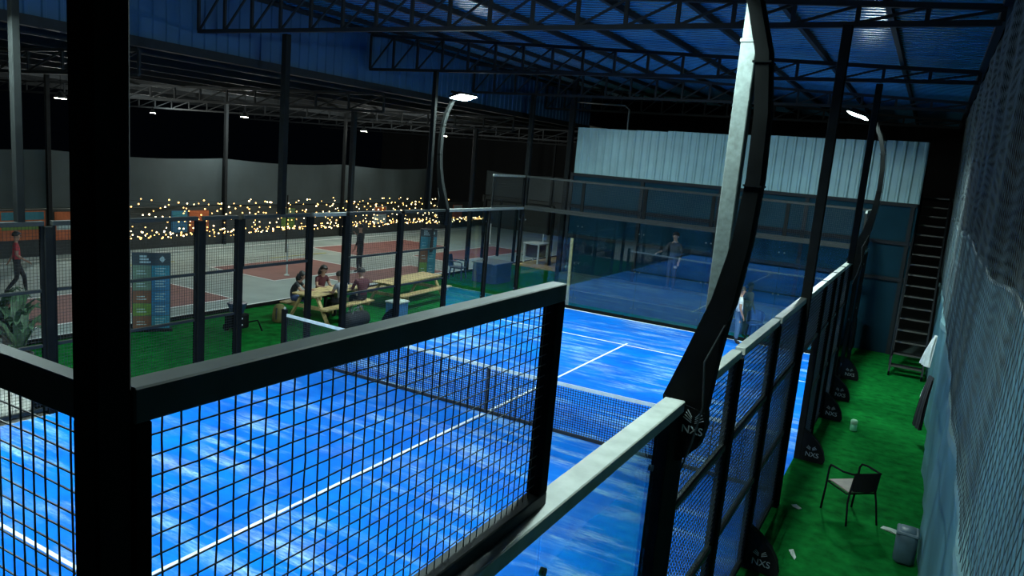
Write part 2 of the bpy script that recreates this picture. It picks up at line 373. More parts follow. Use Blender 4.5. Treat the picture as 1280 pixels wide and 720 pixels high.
for y in (3.6, 10.6, 17.8, 25.6): solo('light_pole', MB().tube([(-16, y, -.005), (-16, y, 2.3)], .03, 6), 'steel_dark', 'thin dark pole holding up the fairy light strings', 'pole', 'poles of the fairy lights')
FC = thing('fairy_light_curtain', 'curtain of warm fairy light strings hung between thin poles', 'fairy lights', (-16, 14.6, .85))
for s in range(10):
    z0 = [1.0, 1.05, 1.1, 1.25, 1.4, 1.55, 1.7, 1.85, 2.0, 2.15][s]; nb = [120, 110, 90, 44, 40, 40, 44, 40, 40, 40][s]
    zz = lambda y: z0-.10*abs(math.sin((y-3.6)/7.2*math.pi*(1 if s < 3 else 3)+s))
    t = MB().tube([(-16+.03*math.sin(y*5), y, zz(y)) for y in frange(3.6, 25.6, 60)], .004, 3).build('light_string', 'black_matte', FC)
    mb = MB(); mb2 = MB()
    for i in range(nb):
        y = 3.6+((25.6 if s < 3 else 22)-3.6)*(i+random.random())/nb; q = (-16+random.uniform(-.12, .12), y, zz(y)+random.uniform(-.09, .09)); (mb if random.random() < .6 else mb2).ball(q, random.uniform(.018, .030), 6, 4)
    mb.v = [tuple(Vector(v)-origin(FC)) for v in mb.v]; mb2.v = [tuple(Vector(v)-origin(FC)) for v in mb2.v]
    mb.build('bulbs', 'fairy', t, stuff=True, local=True); mb2.build('bulbs', 'fairy_b', t, stuff=True, local=True)
def pendant(x, y, z, r, label):
    t = thing('pendant_lamp', label, 'lamp', (x, y, z))
    MB().tube([(x, y, z+.22), (x, y, 6.2+(x+7.5)*.006)], .012, 5).build('stem', 'steel_dark', t)
    MB().lathe([(r, .0), (r*.95, .05), (r*.45, .16), (r*.25, .24)], (x, y, z), 16).build('shade', 'steel_dark', t, smooth=True)
    MB().lathe([(r*.9, -.012), (r*.9, .0)], (x, y, z), 16).build('diffuser', 'pendant_glow', t)
    ld = bpy.data.lights.new('pendant_light', 'POINT'); ld.energy = PEND; ld.color = (.93, 1, .93); ld.shadow_soft_size = .04
    l = bpy.data.objects.new('pendant_light', ld); col.objects.link(l); l.parent = t; l.location = (0, 0, -.10)
pendant(-19.6, 3.8, 5.2, .20, 'large round pendant lamp above the poster wall')
pendant(-17.3, 9.5, 5.2, .15, 'round pendant lamp hanging over the fairy lights'); pendant(-18.8, 18.2, 5.2, .17, 'round pendant lamp over the far end of the fairy lights')
pendant(-12.5, 16.1, 5.2, .14, 'round pendant lamp over the red floor zone beside the mast'); pendant(-27.3, 12.6, 5.2, .13, 'small distant pendant lamp beyond the canvas sheets')

# ------------------------------------------------------------------ padel cage
def wires(kind, a0, a1, z0, z1, c, pitch, t, jit=.0, seg=1, rnd=None):
    """kind 'y': sheet in plane x=c along y; 'x': sheet in plane y=c along x"""
    mb = MB(); n = max(1, int(round((a1-a0)/pitch))); m = max(1, int(round((z1-z0)/pitch)))
    def pt(a, z, off): return (c+off, a, z) if kind == 'y' else (a, c+off, z)
    g = rnd or random
    for i in range(1, n):
        a = a0+(a1-a0)*i/n+g.uniform(-jit, jit)
        ps = [pt(a+(g.uniform(-jit, jit) if 0 < k < seg else 0), z0+(z1-z0)*k/seg, 0) for k in range(seg+1)]
        for k in range(seg): mb.bar(ps[k], ps[k+1], t, t, (1, 0, 0))
    for i in range(1, m):
        z = z0+(z1-z0)*i/m+g.uniform(-jit, jit)
        ps = [pt(a0+(a1-a0)*k/seg, z+(g.uniform(-jit, jit) if 0 < k < seg else 0), t*.7) for k in range(seg+1)]
        for k in range(seg): mb.bar(ps[k], ps[k+1], t, t)
    return mb
def mesh_panel_y(x, y0, y1, z0, z1, label, group, mids=(), pitch=.05, t=.005, fw=.05, top=.07, jit=0, seg=1, topw=None, mid_m='black_paint', topm='rail_lit_tone', name='mesh_panel', sw=None):
    th = thing(name, label, 'fence panel', (x, (y0+y1)/2, z0), 0, group); tw = topw or fw
    MB().cbox(x-tw/2, x+tw/2, y0, y1, z1-top, z1, .004).build('top_rail', topm, th)
    MB().cbox(x-fw/2, x+fw/2, y0, y1, z0, z0+.06, .004).build('bottom_rail', 'rail_shade_tone', th)
    for a, b in ((y0, y0+(sw or fw)), (y1-fw, y1)): MB().cbox(x-fw/2, x+fw/2, a, b, z0+.06, z1-top, .004).build('stile', 'black_paint', th)
    for z in mids: MB().cbox(x-fw/2, x+fw/2, y0+fw, y1-fw, z-.025, z+.025, .004).build('mid_rail', 'rail_shade_tone', th)
    wires('y', y0+(sw or fw), y1-fw, z0+.06, z1-top, x, pitch, t, jit, seg).build('wire_mesh', 'wire_black', th, stuff=True)
    return th
def mesh_panel_x(y, x0, x1, z0, z1, label, group, mids=(), pitch=.05, t=.005, fw=.05, top=.07, jit=0, seg=1):
    th = thing('mesh_panel', label, 'fence panel', ((x0+x1)/2, y, z0), 0, group)
    MB().cbox(x0, x1, y-fw/2, y+fw/2, z1-top, z1, .004).build('top_rail', 'panel_top_shade' if y < 0 else 'rail_shade_tone', th)
    MB().cbox(x0, x1, y-fw/2, y+fw/2, z0, z0+.06, .004).build('bottom_rail', 'rail_shade_tone', th)
    for a in (x0, x1-fw): MB().cbox(a, a+fw, y-fw/2, y+fw/2, z0+.06, z1-top, .004).build('stile', 'black_paint', th)
    wires('x', x0+fw, x1-fw, z0+.06, z1-top, y, pitch, t, jit, seg).build('wire_mesh', 'wire_black', th, stuff=True)
    return th
def glass_panel(axis, c, a0, a1, label, group, bolts=True):
    mid = ((a0+a1)/2, c) if axis == 'x' else (c, (a0+a1)/2)
    th = thing('glass_panel', label, 'glass panel', (mid[0], mid[1], .02), 0, group)
    def bx(b0, b1, d0, d1, z0, z1): return MB().box(b0, b1, c+d0, c+d1, z0, z1) if axis == 'x' else MB().box(c+d0, c+d1, b0, b1, z0, z1)
    bx(a0+.006, a1-.006, -.006, .006, .085, 2.92).build('pane', 'glass_clear', th)
    bx(a0+.005, a1-.005, -.03, .03, 0, .09).build('base_channel', 'black_paint', th)
    for a in (a0+.07, a1-.07):
        for z in (.35, 1.45, 2.6):
            mb = MB(); p = (a, c-.012, z) if axis == 'x' else (c-.012, a, z); q = (a, c+.012, z) if axis == 'x' else (c+.012, a, z)
            mb.tube([p, q], .022, 8).build('clamp_bolt', 'galvanised', th)
# far end: five panes, clamp rail, upper mesh
FARG = 'glass panes of the far end wall'
for i, lb in enumerate(('end wall glass pane with a pale plank leaning behind it', 'end wall glass pane between the plank pane and the ledge walker pane', 'end wall glass pane with a dark-clothed figure set behind it', 'end wall glass pane behind the player in the white shirt', 'end wall glass pane next to the green passage')):
    glass_panel('x', 10.1, -5+2*i, -3+2*i, lb, FARG)
def rail(name, mb, label, m='rail_lit_tone', group=None): return solo(name, mb, m, label, 'rail', group)
rail('clamp_rail', MB().cbox(-5.05, 5.05, 10.06, 10.14, 2.92, 3.0), 'dark clamp rail along the top of the far glass wall', 'rail_shade_tone')
for i in range(5): mesh_panel_x(10.1, -5+2*i, -3+2*i, 3.0, 4.0, 'black wire mesh panel above the far glass wall', 'mesh panels above the far glass wall', pitch=.05, t=.003)
# near end
for i in range(5): glass_panel('x', -10.14, -5+2*i, -3+2*i, 'clear glass pane of the end wall by the thick black column', 'glass panes of the near end wall')
rail('clamp_rail', MB().cbox(-5.05, 5.12, -10.21, -10.07, 2.92, 3.0), 'dark clamp rail along the top of the end wall by the black column')
random.seed(3)
for i in range(5): mesh_panel_x(-10.14, (-5+2*i)+(0 if i else 0), (-3+2*i)-(.017 if i == 4 else 0), 3.0, 4.0, 'black wire mesh panel left of the thick black column' if i == 4 else 'black wire mesh panel above the near end glass', None if i == 4 else 'mesh panels above the near end glass', pitch=.046, t=.0032 if i == 4 else .004, fw=.045, top=.08, jit=.0025 if i == 4 else 0, seg=10 if i == 4 else 1)
# right side, near corner: raised mesh panel over glass
mesh_panel_y(5.03, -10.115, -8.15, 3.0, 4.0, 'raised black wire mesh panel between the thick column and the pale rail', None, pitch=.046, t=.0032, fw=.07, top=.075, jit=.0025, seg=14, sw=.04, topm='panel_top_shade')
for a, b in ((-10.1, -8.1), (-8.1, -6.42)): glass_panel('y', 5.03, a, b, 'clear glass pane below the raised mesh panel by the black column' if a < -9 else 'clear glass pane under the pale rail beside the near mast', None)
rail('side_rail', MB().cbox(4.98, 5.12, -10.07, -6.0, 2.92, 3.0), 'wide pale-lit top rail running to the bow-shaped near mast')
# near corner column
solo('corner_column', MB().cbox(4.985, 5.06, -10.19, -10.115, 0, 6.9, .006), 'black_matte', 'thick black square column at the corner of the cage, reaching the roof', 'column')
# right side mesh run
RG = 'mesh panels of the passage side fence'
RP = [-6.06, -4.3, -2.4, -.45, 1.75, 3.2, 4.4, 6.0]
for i in range(len(RP)-1):
    a, b = RP[i]+.062, RP[i+1]-(.085 if i == 6 else .062)
    if i == 3:
        mesh_panel_y(5.05, a, b, 2.1, 3.0, 'short mesh panel over the doorway opening on the passage side', None, pitch=.05, t=.005, topw=.09)
    else:
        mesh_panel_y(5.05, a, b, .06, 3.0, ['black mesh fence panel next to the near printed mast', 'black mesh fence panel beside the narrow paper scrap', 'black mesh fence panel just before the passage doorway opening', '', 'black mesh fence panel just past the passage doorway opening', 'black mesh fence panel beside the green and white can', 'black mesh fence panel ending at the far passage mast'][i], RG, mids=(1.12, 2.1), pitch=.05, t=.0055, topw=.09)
def fence_post(x, y, s, label, group, foot=True, h=3.0, hw=.06):
    t = thing('fence_post', label, 'post', (x, y, 0), 0, group)
    MB().cbox(x-.05, x+.05, y-hw, y+hw, 0, h-.085, .006).build('post', 'black_paint', t)
    if foot:
        pl = [(x+s*.05, 0), (x+s*.40, 0), (x+s*.42, .05), (x+s*.39, .18), (x+s*.31, .32), (x+s*.18, .44), (x+s*.05, .52)]
        if s < 0: pl = pl[::-1]
        ft = MB().prism(pl, y-.05, y+.05).build('foot_gusset', 'black_matte', t)
        if s > 0:
            m = Matrix.Translation(Vector((.22, -.054, .09)))@Matrix.Rotation(math.pi/2, 4, 'X')
            lettering('emblem', 'NXS', .11, 'print_grey', ft, m)
            wg = MB()
            for sg in (-1, 1):
                for k in range(3): wg.bar((x+.20+sg*.015, y-.053, .205+.016*k), (x+.20+sg*(.08-.012*k), y-.053, .235+.018*k), .006, .008, (0, 1, 0))
            wg.build('wing_mark', 'print_grey', ft)
    return t
for y in (-2.4, 4.4, 5.98): fence_post(5.05, y, 1, 'black fence post with a printed rounded foot gusset beside the passage', 'passage side fence posts with foot gussets')
for y in (-4.3, 3.2): fence_post(5.05, y, 1, 'plain black fence post without a foot gusset beside the passage', 'plain passage side fence posts', foot=False)
fence_post(5.05, 1.75, 1, 'black fence post with printed foot gusset beside the doorway opening, nearest the can', None)
fence_post(5.05, -6.2, 1, 'broad black fence post carrying the bow-shaped near mast', None, foot=False, hw=.2)
for y in (8.05, 10.05): fence_post(5.05, y, 1, 'black fence post at the far glass end of the passage', 'far end posts of the passage fence', foot=(y < 9))
for a, b in ((6.1, 8.0), (8.1, 10.0)): glass_panel('y', 5.05, a, b, 'side glass pane next to the far passage mast' if a < 7 else 'side glass pane at the far corner nearest the stairs', None)
rail('side_rail', MB().cbox(5.0, 5.10, 5.9, 10.1, 2.92, 3.0), 'lit top rail under the far mast by the stairs')
mesh_panel_y(5.05, 8.1, 10.05, 3.0, 4.0, 'small raised mesh panel at the far corner by the stairs', None, pitch=.05, t=.004)
# left side
LG = 'mesh panels of the turf side fence'
LP = [-6.0, -4.72, -2.05, -1.16, .7, 1.8, 3.8, 5.9]
for i in range(len(LP)-1):
    a, b = LP[i]+.062, LP[i+1]-.062
    if i == 3: mesh_panel_y(-5.05, a, b, 1.95, 3.0, 'short mesh panel over the doorway opening on the turf side', None, pitch=.05, t=.004, topw=.09, topm='rail_shade_tone')
    elif i == 4: continue
    else: mesh_panel_y(-5.05, a, b, .06, 3.0, ['mesh fence panel beside the pale concrete patch', 'wide mesh fence panel in front of the tall info sign', 'narrow mesh fence panel next to the doorway on the turf side', '', '', 'mesh fence panel in front of the seated group', 'mesh fence panel in front of the empty picnic table'][i], LG, mids=(1.1, 1.95), pitch=.05, t=.004, topw=.09, topm='rail_shade_tone')
rail('side_rail', MB().cbox(-5.10, -5.0, .75, 1.75, 2.92, 3.0), 'short top rail over the open gap on the turf side')
for y in LP: fence_post(-5.05, y, -1, 'black fence post between court and turf strip', 'turf side fence posts', foot=(y in (-4.72, 3.8)))
for y in (8.0, 10.05): fence_post(-5.05, y, -1, 'black post between the far side glass panes by the turf', 'far posts of the turf side', foot=False)
for a, b in ((5.95, 7.95), (8.05, 10.0)): glass_panel('y', -5.05, a, b, 'side glass pane next to the far mast on the turf side' if a < 7 else 'side glass pane at the far corner in front of the navy desk', None)
rail('side_rail', MB().cbox(-5.10, -5.0, 5.85, 10.1, 2.92, 3.0), 'top rail of the glass beside the turf, carrying the far mast')
for a, b in ((-10.1, -8.1), (-8.1, -6.1)): glass_panel('y', -5.05, a, b, 'clear side glass pane by the pale concrete patch', 'near side glass panes by the concrete patch')
rail('side_rail', MB().cbox(-5.10, -5.0, -10.1, -5.9, 2.92, 3.0), 'top rail of the side glass by the concrete patch')
mesh_panel_y(-5.05, 8.1, 10.05, 3.0, 4.0, 'small raised mesh panel at the far corner by the turf', None, pitch=.05, t=.004)

# ------------------------------------------------------------------ roof columns standing on the fence lines
def column(x, y, z0, z1, wd, m, label): solo('roof_column', MB().cbox(x-wd/2, x+wd/2, y-wd/2, y+wd/2, z0, z1, .008), m, label, 'column')
t = thing('roof_column', 'pale galvanised square roof column beside the near bow-shaped mast', 'column', (5.10, -5.62, 3.0))
MB().cbox(5.045, 5.155, -5.675, -5.565, 3.0, 5.42, .006).build('lower_tube', 'galvanised', t); MB().cbox(5.05, 5.15, -5.67, -5.57, 5.42, 6.5, .006).build('upper_tube', 'galvanised', t)
MB().cbox(5.04, 5.16, -5.68, -5.56, 5.405, 5.43, .003).build('joint_collar', 'galvanised', t)
column(5.075, -.45, 0, 6.5, .12, 'black_paint', 'black roof column by the doorway opening on the passage side')
column(5.10, 5.3, 0 if False else 3.0, 6.5, .12, 'black_paint', 'black roof column beside the far mast by the passage')
column(-5.06, -5.1, 3.0, 6.5, .11, 'black_paint', 'black roof column with a lit edge by the concrete patch')
column(-5.06, -.12, 3.0, 6.5, .13, 'black_paint', 'black roof column above the doorway on the turf side')
column(-5.06, 4.9, 3.0, 6.5, .11, 'black_paint', 'black roof column beside the far mast by the turf')
column(-5.06, 10.2, 4.0 if False else 3.0, 6.5, .14, 'black_paint', 'black roof column at the far glass corner by the turf')
column(-4.55, 12.1, 0, 7.2, .16, 'black_matte', 'dark column at the end of the corrugated cladding')
for i, (x, y) in enumerate(((-9.2, 6.6), (-9.2, 13.5), (-9.2, -1.4))): column(x, y, 0 if x > -9 else -.005, 5.5, .14, 'steel_dark', ['dark hall column behind the seated group', 'dark hall column behind the navy desk', 'dark hall column beside the tall info sign'][i])

# ------------------------------------------------------------------ bow-shaped floodlight masts
def mast(x, y, sx, label, near=False, tilt=17):
    """sx: +1 bows out to +x.  rail at z=3"""
    t = thing('floodlight_mast', label, 'light mast', (x, y, 2.55))
    cl = [(.06, 2.98), (.13, 3.3), (.22, 3.7), (.285, 4.1), (.31, 4.5), (.30, 4.9), (.26, 5.25), (.17, 5.55), (.02, 5.84), (-.12, 6.02)]
    dp = [.30, .22, .14, .105, .09, .085, .08, .075, .07, .06]
    inn = []; out = []
    for i, ((a, z), d) in enumerate(zip(cl, dp)):
        p0, p1 = cl[max(i-1, 0)], cl[min(i+1, len(cl)-1)]; tx, tz_ = p1[0]-p0[0], p1[1]-p0[1]; l = math.hypot(tx, tz_); nx, nz = tz_/l, -tx/l
        inn.append((x+sx*(a-nx*d/2), z-nz*d/2)); out.append((x+sx*(a+nx*d/2), z+nz*d/2))
    bot = [(x+sx*.22, 2.84), (x+sx*.19, 2.70), (x+sx*.08, 2.58), (x-sx*.03, 2.56), (x-sx*.03, 2.98)]
    poly = inn[::-1]+bot[::-1] if False else out[::-1]+bot[:4]+[(x-sx*.04, 2.9)]+inn
    # smooth side plates + web, 0.12 deep
    mb = MB(); n = len(inn)
    vs = []
    for (a, z), (b, q) in zip(inn, out): vs += [(a, y-.06, z), (b, y-.06, q), (b, y+.06, q), (a, y+.06, z)]
    fs = []
    for i in range(n-1):
        for k in range(4): fs.append((4*i+k, 4*i+(k+1) % 4, 4*i+4+(k+1) % 4, 4*i+4+k))
    fs += [(0, 3, 2, 1), (4*n-4, 4*n-3, 4*n-2, 4*n-1)]
    mb.add(vs, fs).build('curved_pole', 'black_paint', t)
    gp = [inn[0], out[0]]+bot[:4]
    if sx < 0: gp = gp[::-1]
    g = MB().prism(gp, y-.065, y+.065).build('base_gusset', 'black_matte', t)
    if near:
        m = Matrix.Translation(Vector((.14*sx, -.068, .24)))@Matrix.Rotation(math.pi/2, 4, 'X')
        lettering('emblem', 'NXS', .075, 'print_grey', g, m)
        wg = MB()
        for sg in (-1, 1):
            for k in range(4): wg.bar((x+.14+sg*.012, y-.067, 2.865+.013*k), (x+.14+sg*(.07-.008*k), y-.067, 2.895+.018*k), .005, .006, (0, 1, 0))
        wg.build('wing_mark', 'print_grey', g)
    # power cable down the outer edge
    cab = [(x+sx*(a+d/2+.02), y-.03, z) for (a, z), d in zip(cl[::-1], dp[::-1])][1:-2]+[(x+sx*.17, y-.10, 3.3), (x+sx*.20, y-.11, 3.0), (x+sx*.16, y-.11, 2.75), (x+sx*.10, y-.09, 2.52)]
    MB().tube(cab, .007, 5).build('cable', 'wire_black', t)
    for cx_, z in ((.31, 4.45), (.265, 5.2)): MB().box(x+sx*cx_-.058, x+sx*cx_+.058, y-.066, y+.066, z, z+.012).build('cable_clip', 'black_paint', t)
    # cross arm and two LED heads tilted in over the court
    hx, hz = x-sx*.15, 6.03
    MB().bar((hx, y-.32, hz+.03), (hx, y+.32, hz+.03), .05, .05).build('cross_arm', 'black_paint', t)
    for s in (-1, 1):
        cy = y+s*.2; a = R_(tilt)*sx
        def rot(px, py, pz): return (hx-sx*.16+px*math.cos(a)+pz*math.sin(a), cy+py, hz-.06-px*math.sin(a)+pz*math.cos(a))
        hb = MB().cbox(-.20, .20, -.19, .19, -.02, .04, .012); hb.v = [rot(*v) for v in hb.v]; hd = hb.build('lamp_housing', 'black_paint', t)
        fb = MB()
        for k in range(5): fb.box(-.12, .12, -.13+.06*k, -.115+.06*k, .04, .075)
        fb.v = [rot(*v) for v in fb.v]; 
        eb = MB().box(-.18, .18, -.175, .175, -.026, -.021); eb.v = [rot(*v) for v in eb.v]; eb.build('led_face', 'led', t)
        f2 = fb.build('cooling_fins', 'black_paint', t)
    return t
mast(5.05, -6.13, 1, 'near bow-shaped floodlight mast with printed base beside the pale column', True, 38)
mast(5.05, 6.0, 1, 'far bow-shaped floodlight mast lit above the passage near the stairs')
mast(-5.05, 5.72, -1, 'far bow-shaped floodlight mast on the turf side with twin lit heads')
mast(-5.05, -6.0, -1, 'bow-shaped floodlight mast over the concrete patch')

# ------------------------------------------------------------------ court net
net = thing('court_net', 'black court net with a white top tape across the blue court', 'net', (0, 0, 0))
def nz_(x): return .88+.05*(abs(x)/5.0)**1.5
for s in (-1, 1):
    p = MB().cbox(s*5.0-.05, s*5.0+.05, -.05, .05, 0, 1.02, .01).build('net_post', 'black_matte', net); MB().tube([(s*5.0, 0, 1.02), (s*5.0, 0, 1.06)], .02, 8).build('post_cap', 'pot_pale', p)
mb = MB(); xs = frange(-4.93, 4.93, 24)
for i in range(24):
    a, b = xs[i], xs[i+1]; mb.add([(a, -.012, nz_(a)-.06), (b, -.012, nz_(b)-.06), (b, -.012, nz_(b)), (a, -.012, nz_(a)), (a, .012, nz_(a)-.06), (b, .012, nz_(b)-.06), (b, .012, nz_(b)), (a, .012, nz_(a))], [(0,1,2,3),(5,4,7,6),(3,2,6,7),(0,4,5,1)])
mb.build('top_tape', 'tape_white', net)
mb = MB(); n = 220
for i in range(n+1):
    x = -4.93+9.86*i/n; mb.box(x-.004, x+.004, -.003, .003, .03, nz_(x)-.05)
for k in range(20):
    for i in range(12):
        a, b = -4.93+9.86*i/12, -4.93+9.86*(i+1)/12
        mb.bar((a, 0, .05+(nz_(a)-.11)*k/19.), (b, 0, .05+(nz_(b)-.11)*k/19.), .006, .008)
mb.build('net_mesh', 'net_black', net, stuff=True)
MB().cbox(-4.95, 4.95, -.02, .02, .0, .06, .005).build('bottom_band', 'net_black', net)
MB().box(-.02, .02, -.016, .016, .0, .83).build('centre_strap', 'net_black', net)

# ------------------------------------------------------------------ passage side: tarp, netting, cords
random.seed(11)
def tx(y, z): return .022*math.sin(y*1.7+z*.8)+.016*math.sin(y*4.1+1.3*z)+.012*math.sin(y*.6-z*2.2)
def cloth(t, x0, y0, y1, z0f, z1f, m, ny=120, nz=18, ridge=0):
    def fn(a, b, off=0):
        z = z0f(a)+(z1f(a)-z0f(a))*b; return (x0+tx(a, z)+ridge*math.sin(a*9+3*b)+off, a, z)
    us, vs = frange(y0, y1, ny), frange(0, 1, nz)
    MB().grid(fn, us[::-1], vs).grid(lambda a, b: fn(a, b, .01), us, vs).build('sheet', m, t, smooth=True)
seam = lambda y: 2.2+.06*math.sin(y*.9)-.02*abs(y+1)*.3
cz = lambda y: 3.86+.05*math.sin(y*.7)+.02*math.sin(y*2.3)
t = thing('skirt_tarp', 'lower blue-grey plastic tarp reaching down to the turf', 'tarp', (6.9, 1.3, -.005))
cloth(t, 6.90, -10, 12.6, lambda y: -.005, lambda y: seam(y)+.02, 'tarp', ridge=.006)
mb = MB()
for a, b in zip(frange(-10, 12.6, 90)[:-1], frange(-10, 12.6, 90)[1:]): mb.bar((6.905+tx(a, seam(a)), a, seam(a)), (6.905+tx(b, seam(b)), b, seam(b)), .07, .10)
mb.build('seam_band', 'seam_pale', t)['label'] = 'pale reinforced band along the upper edge'
t = thing('upper_tarp', 'upper blue-grey tarp stretched behind the netting', 'tarp', (6.93, 2.2, 2.1))
cloth(t, 6.935, -10, 14.4, lambda y: seam(y)-.12, cz, 'tarp', nz=10)
MB().tube([(6.905+tx(a, cz(a))*.35, a, cz(a)) for a in frange(-10, 14.4, 90)], .016, 6).build('edge_cord', 'cord_white', t, smooth=True)['label'] = 'white cord along the upper edge'
mb = MB(); p = .12; ZN0, ZN1 = 2.28, 6.70
for s in (-1, 1):
    y = -10-5
    while y < 14.4+5:
        pts = []
        for k in range(9):
            z = ZN0+(ZN1-ZN0)*k/8; a = y+s*(z-ZN0)*.55+(.05*math.sin(z*3+y))
            if -10 <= a <= 14.4: pts.append((6.865-.02*(z-3.9)*(z > 3.9)+tx(a, z)*.5, a, z))
        if len(pts) > 1: mb.tube(pts, .0026, 3, cap=False)
        y += p
solo('safety_netting', mb, 'net_cord', 'knotted pale safety netting hung from the roof edge over the tarp', 'netting', stuff=True)
solo('roof_edge_beam', MB().box(6.70, 6.80, -13, 19.9, 6.72, 6.84), 'steel_dark', 'dark steel edge beam where the netting hangs', 'beam')
# laundry hung on the tarp
def drape(name, c, wd, h, m, label, ph=0, taper=.6, thick=.05, lean=0, cat='towel'):
    def fn(a, b, off=0):
        ww = wd*(1-(1-taper)*b); yy = c[1]+(a-.5)*ww*.7
        return (c[0]-off-thick*(1-b)*abs(math.sin(a*9+ph))-lean*(1-b)-ww*.22*a, yy, c[2]+h*b)
    us, vs = frange(0, 1, 18), frange(0, 1, 8)
    mb = MB().grid(fn, us, vs).grid(lambda a, b: fn(1-a, b, .02+.02*math.sin(b*3)), us, vs)
    return solo(name, mb, m, label, cat, smooth=True)
drape('hand_towel', (6.85, 6.0, 1.08), .5, .64, 'cloth_white', 'white towel hanging from the tarp edge beside the stairs', 0, .25, .08, .04)
drape('jacket', (6.86, 4.0, .32), .55, .98, 'cloth_dark', 'dark jacket hanging on the tarp below the white towel', 1.2, .55, .07, .02, 'jacket')
solo('rolled_towel', MB().tube([(6.76, 4.75, .62), (6.78, 4.78, .72), (6.82, 4.85, .92), (6.85, 4.9, 1.02)], [.05, .075, .07, .04], 10), 'cloth_white', 'white rolled towel tucked beside the dark jacket', 'towel', smooth=True)
t = thing('plastic_drum', 'blue-grey plastic container standing at the foot of the tarp', 'container', (6.72, -1.01, -.005))
MB().cbox(6.60, 6.84, -1.15, -.87, -.005, .44, .05).build('body', 'plastic_bluegrey', t, smooth=True)
MB().cbox(6.595, 6.845, -1.155, -.865, .38, .42, .015).build('lid', 'plastic_bluegrey', t)
# stairs at the end of the passage
st = thing('staircase', 'steep dark metal staircase with pale-edged treads at the end of the passage', 'staircase', (6.45, 9.3, 0))
NT, Y0, Y1, ZT = 17, 9.35, 14.2, 4.4
for sx in (6.05, 6.77): MB().bar((sx, Y0-.1, .0+.05), (sx, Y1, ZT), .04, .2).build('stringer', 'steel_dark', st)
for k in range(1, NT+1):
    y = Y0+(Y1-Y0)*(k-.5)/NT; z = ZT*k/NT
    td = MB().box(6.07, 6.75, y-.13, y+.13, z-.035, z).build('tread', 'black_paint', st)
    MB().box(6.07, 6.75, y-.145, y-.13, z-.035, z+.006).build('nosing', 'nosing', td)
MB().tube([(6.03, Y0+.2, .2), (6.03, Y0+.2, 1.15), (6.03, Y1, ZT+.9)], .022, 8).build('handrail', 'steel_dark', st)
for k in (4, 8, 12): MB().tube([(6.03, Y0+(Y1-Y0)*k/NT, ZT*k/NT), (6.03, Y0+(Y1-Y0)*k/NT, ZT*k/NT+.93)], .014, 6).build('baluster', 'steel_dark', st)
struct('floor_landing', MB().box(6.0, 7.1, 14.25, 17, 4.3, 4.4), 'dark_concrete', 'dark landing at the top of the stairs')

# ------------------------------------------------------------------ chair, can, litter in the passage
ch = thing('armchair', 'tubular metal armchair with wooden seat standing on the green turf', 'chair', (5.99, -.06, -.005), R_(42))
L = dict(parent=ch, local=True)
MB().cbox(-.21, .21, -.20, .22, .43, .45, .01).build('seat', 'wood_seat', **L)
bk = MB().grid(lambda a, b: (-.19+.38*a, -.235-.05*math.sin(math.pi*a)-.03*b, .48+.27*b), frange(0, 1, 8), frange(0, 1, 3)).grid(lambda a, b: (.19-.38*a, -.25-.05*math.sin(math.pi*a)-.03*b, .48+.27*b), frange(0, 1, 8), frange(0, 1, 3))
bk.build('backrest', 'black_matte', smooth=False, **L)
for s in (-1, 1):
    MB().tube([(s*.25, .24, 0), (s*.25, .21, .3), (s*.245, .20, .62), (s*.25, .17, .68), (s*.265, .08, .695), (s*.26, -.1, .70), (s*.22, -.24, .72), (s*.1, -.30, .74)], .014, 8).build('arm_frame', 'black_paint', smooth=True, **L)
    MB().tube([(s*.24, -.30, 0), (s*.225, -.24, .3), (s*.20, -.22, .44), (s*.19, -.26, .72)], .013, 8).build('leg', 'black_paint', smooth=True, **L)
MB().tube([(-.23, .21, .42), (.23, .21, .42), (.23, -.2, .42), (-.23, -.2, .42)], .011, 6, close=True).build('seat_frame', 'black_paint', **L)
MB().tube([(-.11, -.30, .745), (0, -.31, .75), (.11, -.30, .745)], .013, 8).build('back_bar', 'black_paint', **L)
ca = thing('ball_can', 'small green and white can standing on the turf', 'can', (5.71, 4.02, -.005))
MB().lathe([(.055, 0), (.06, .01), (.06, .13)], (5.71, 4.02, -.005), 16).build('body', 'can_green', ca, smooth=True)
MB().lathe([(.061, 0), (.061, .06), (.05, .075)], (5.71, 4.02, .125), 16).build('lid', 'can_white', ca, smooth=True)
def scrap(c, pts, label, rz=0):
    mb = MB(); n = len(pts); v = [(c[0]+p[0], c[1]+p[1], .0+p[2]) for p in pts]; v2 = [(a, b, d+.006) for a, b, d in v]
    mb.add(v+v2, [tuple(range(n))[::-1], tuple(range(n, 2*n))]+[(i, (i+1) % n, n+(i+1) % n, n+i) for i in range(n)])
    solo('paper_scrap', mb, 'paper', label, 'litter')
scrap((6.55, -.22, 0), [(-.13, .03, 0), (-.1, .07, .02), (0, .05, .03), (.06, .06, .02), (.14, -.06, 0), (.1, -.07, 0), (0, -.02, .02)], 'crumpled pale paper scrap on the turf by the container')
scrap((5.52, -1.75, 0), [(-.05, .1, 0), (0, .11, .02), (.06, -.06, .01), (.05, -.11, 0), (0, -.05, .02)], 'narrow pale paper scrap on the turf before the chair')
scrap((5.34, -.3, 0), [(-.06, .05, 0), (0, .07, .015), (.08, .02, 0), (.05, -.04, 0), (-.03, -.03, .01)], 'pale paper scrap lying against the fence foot')

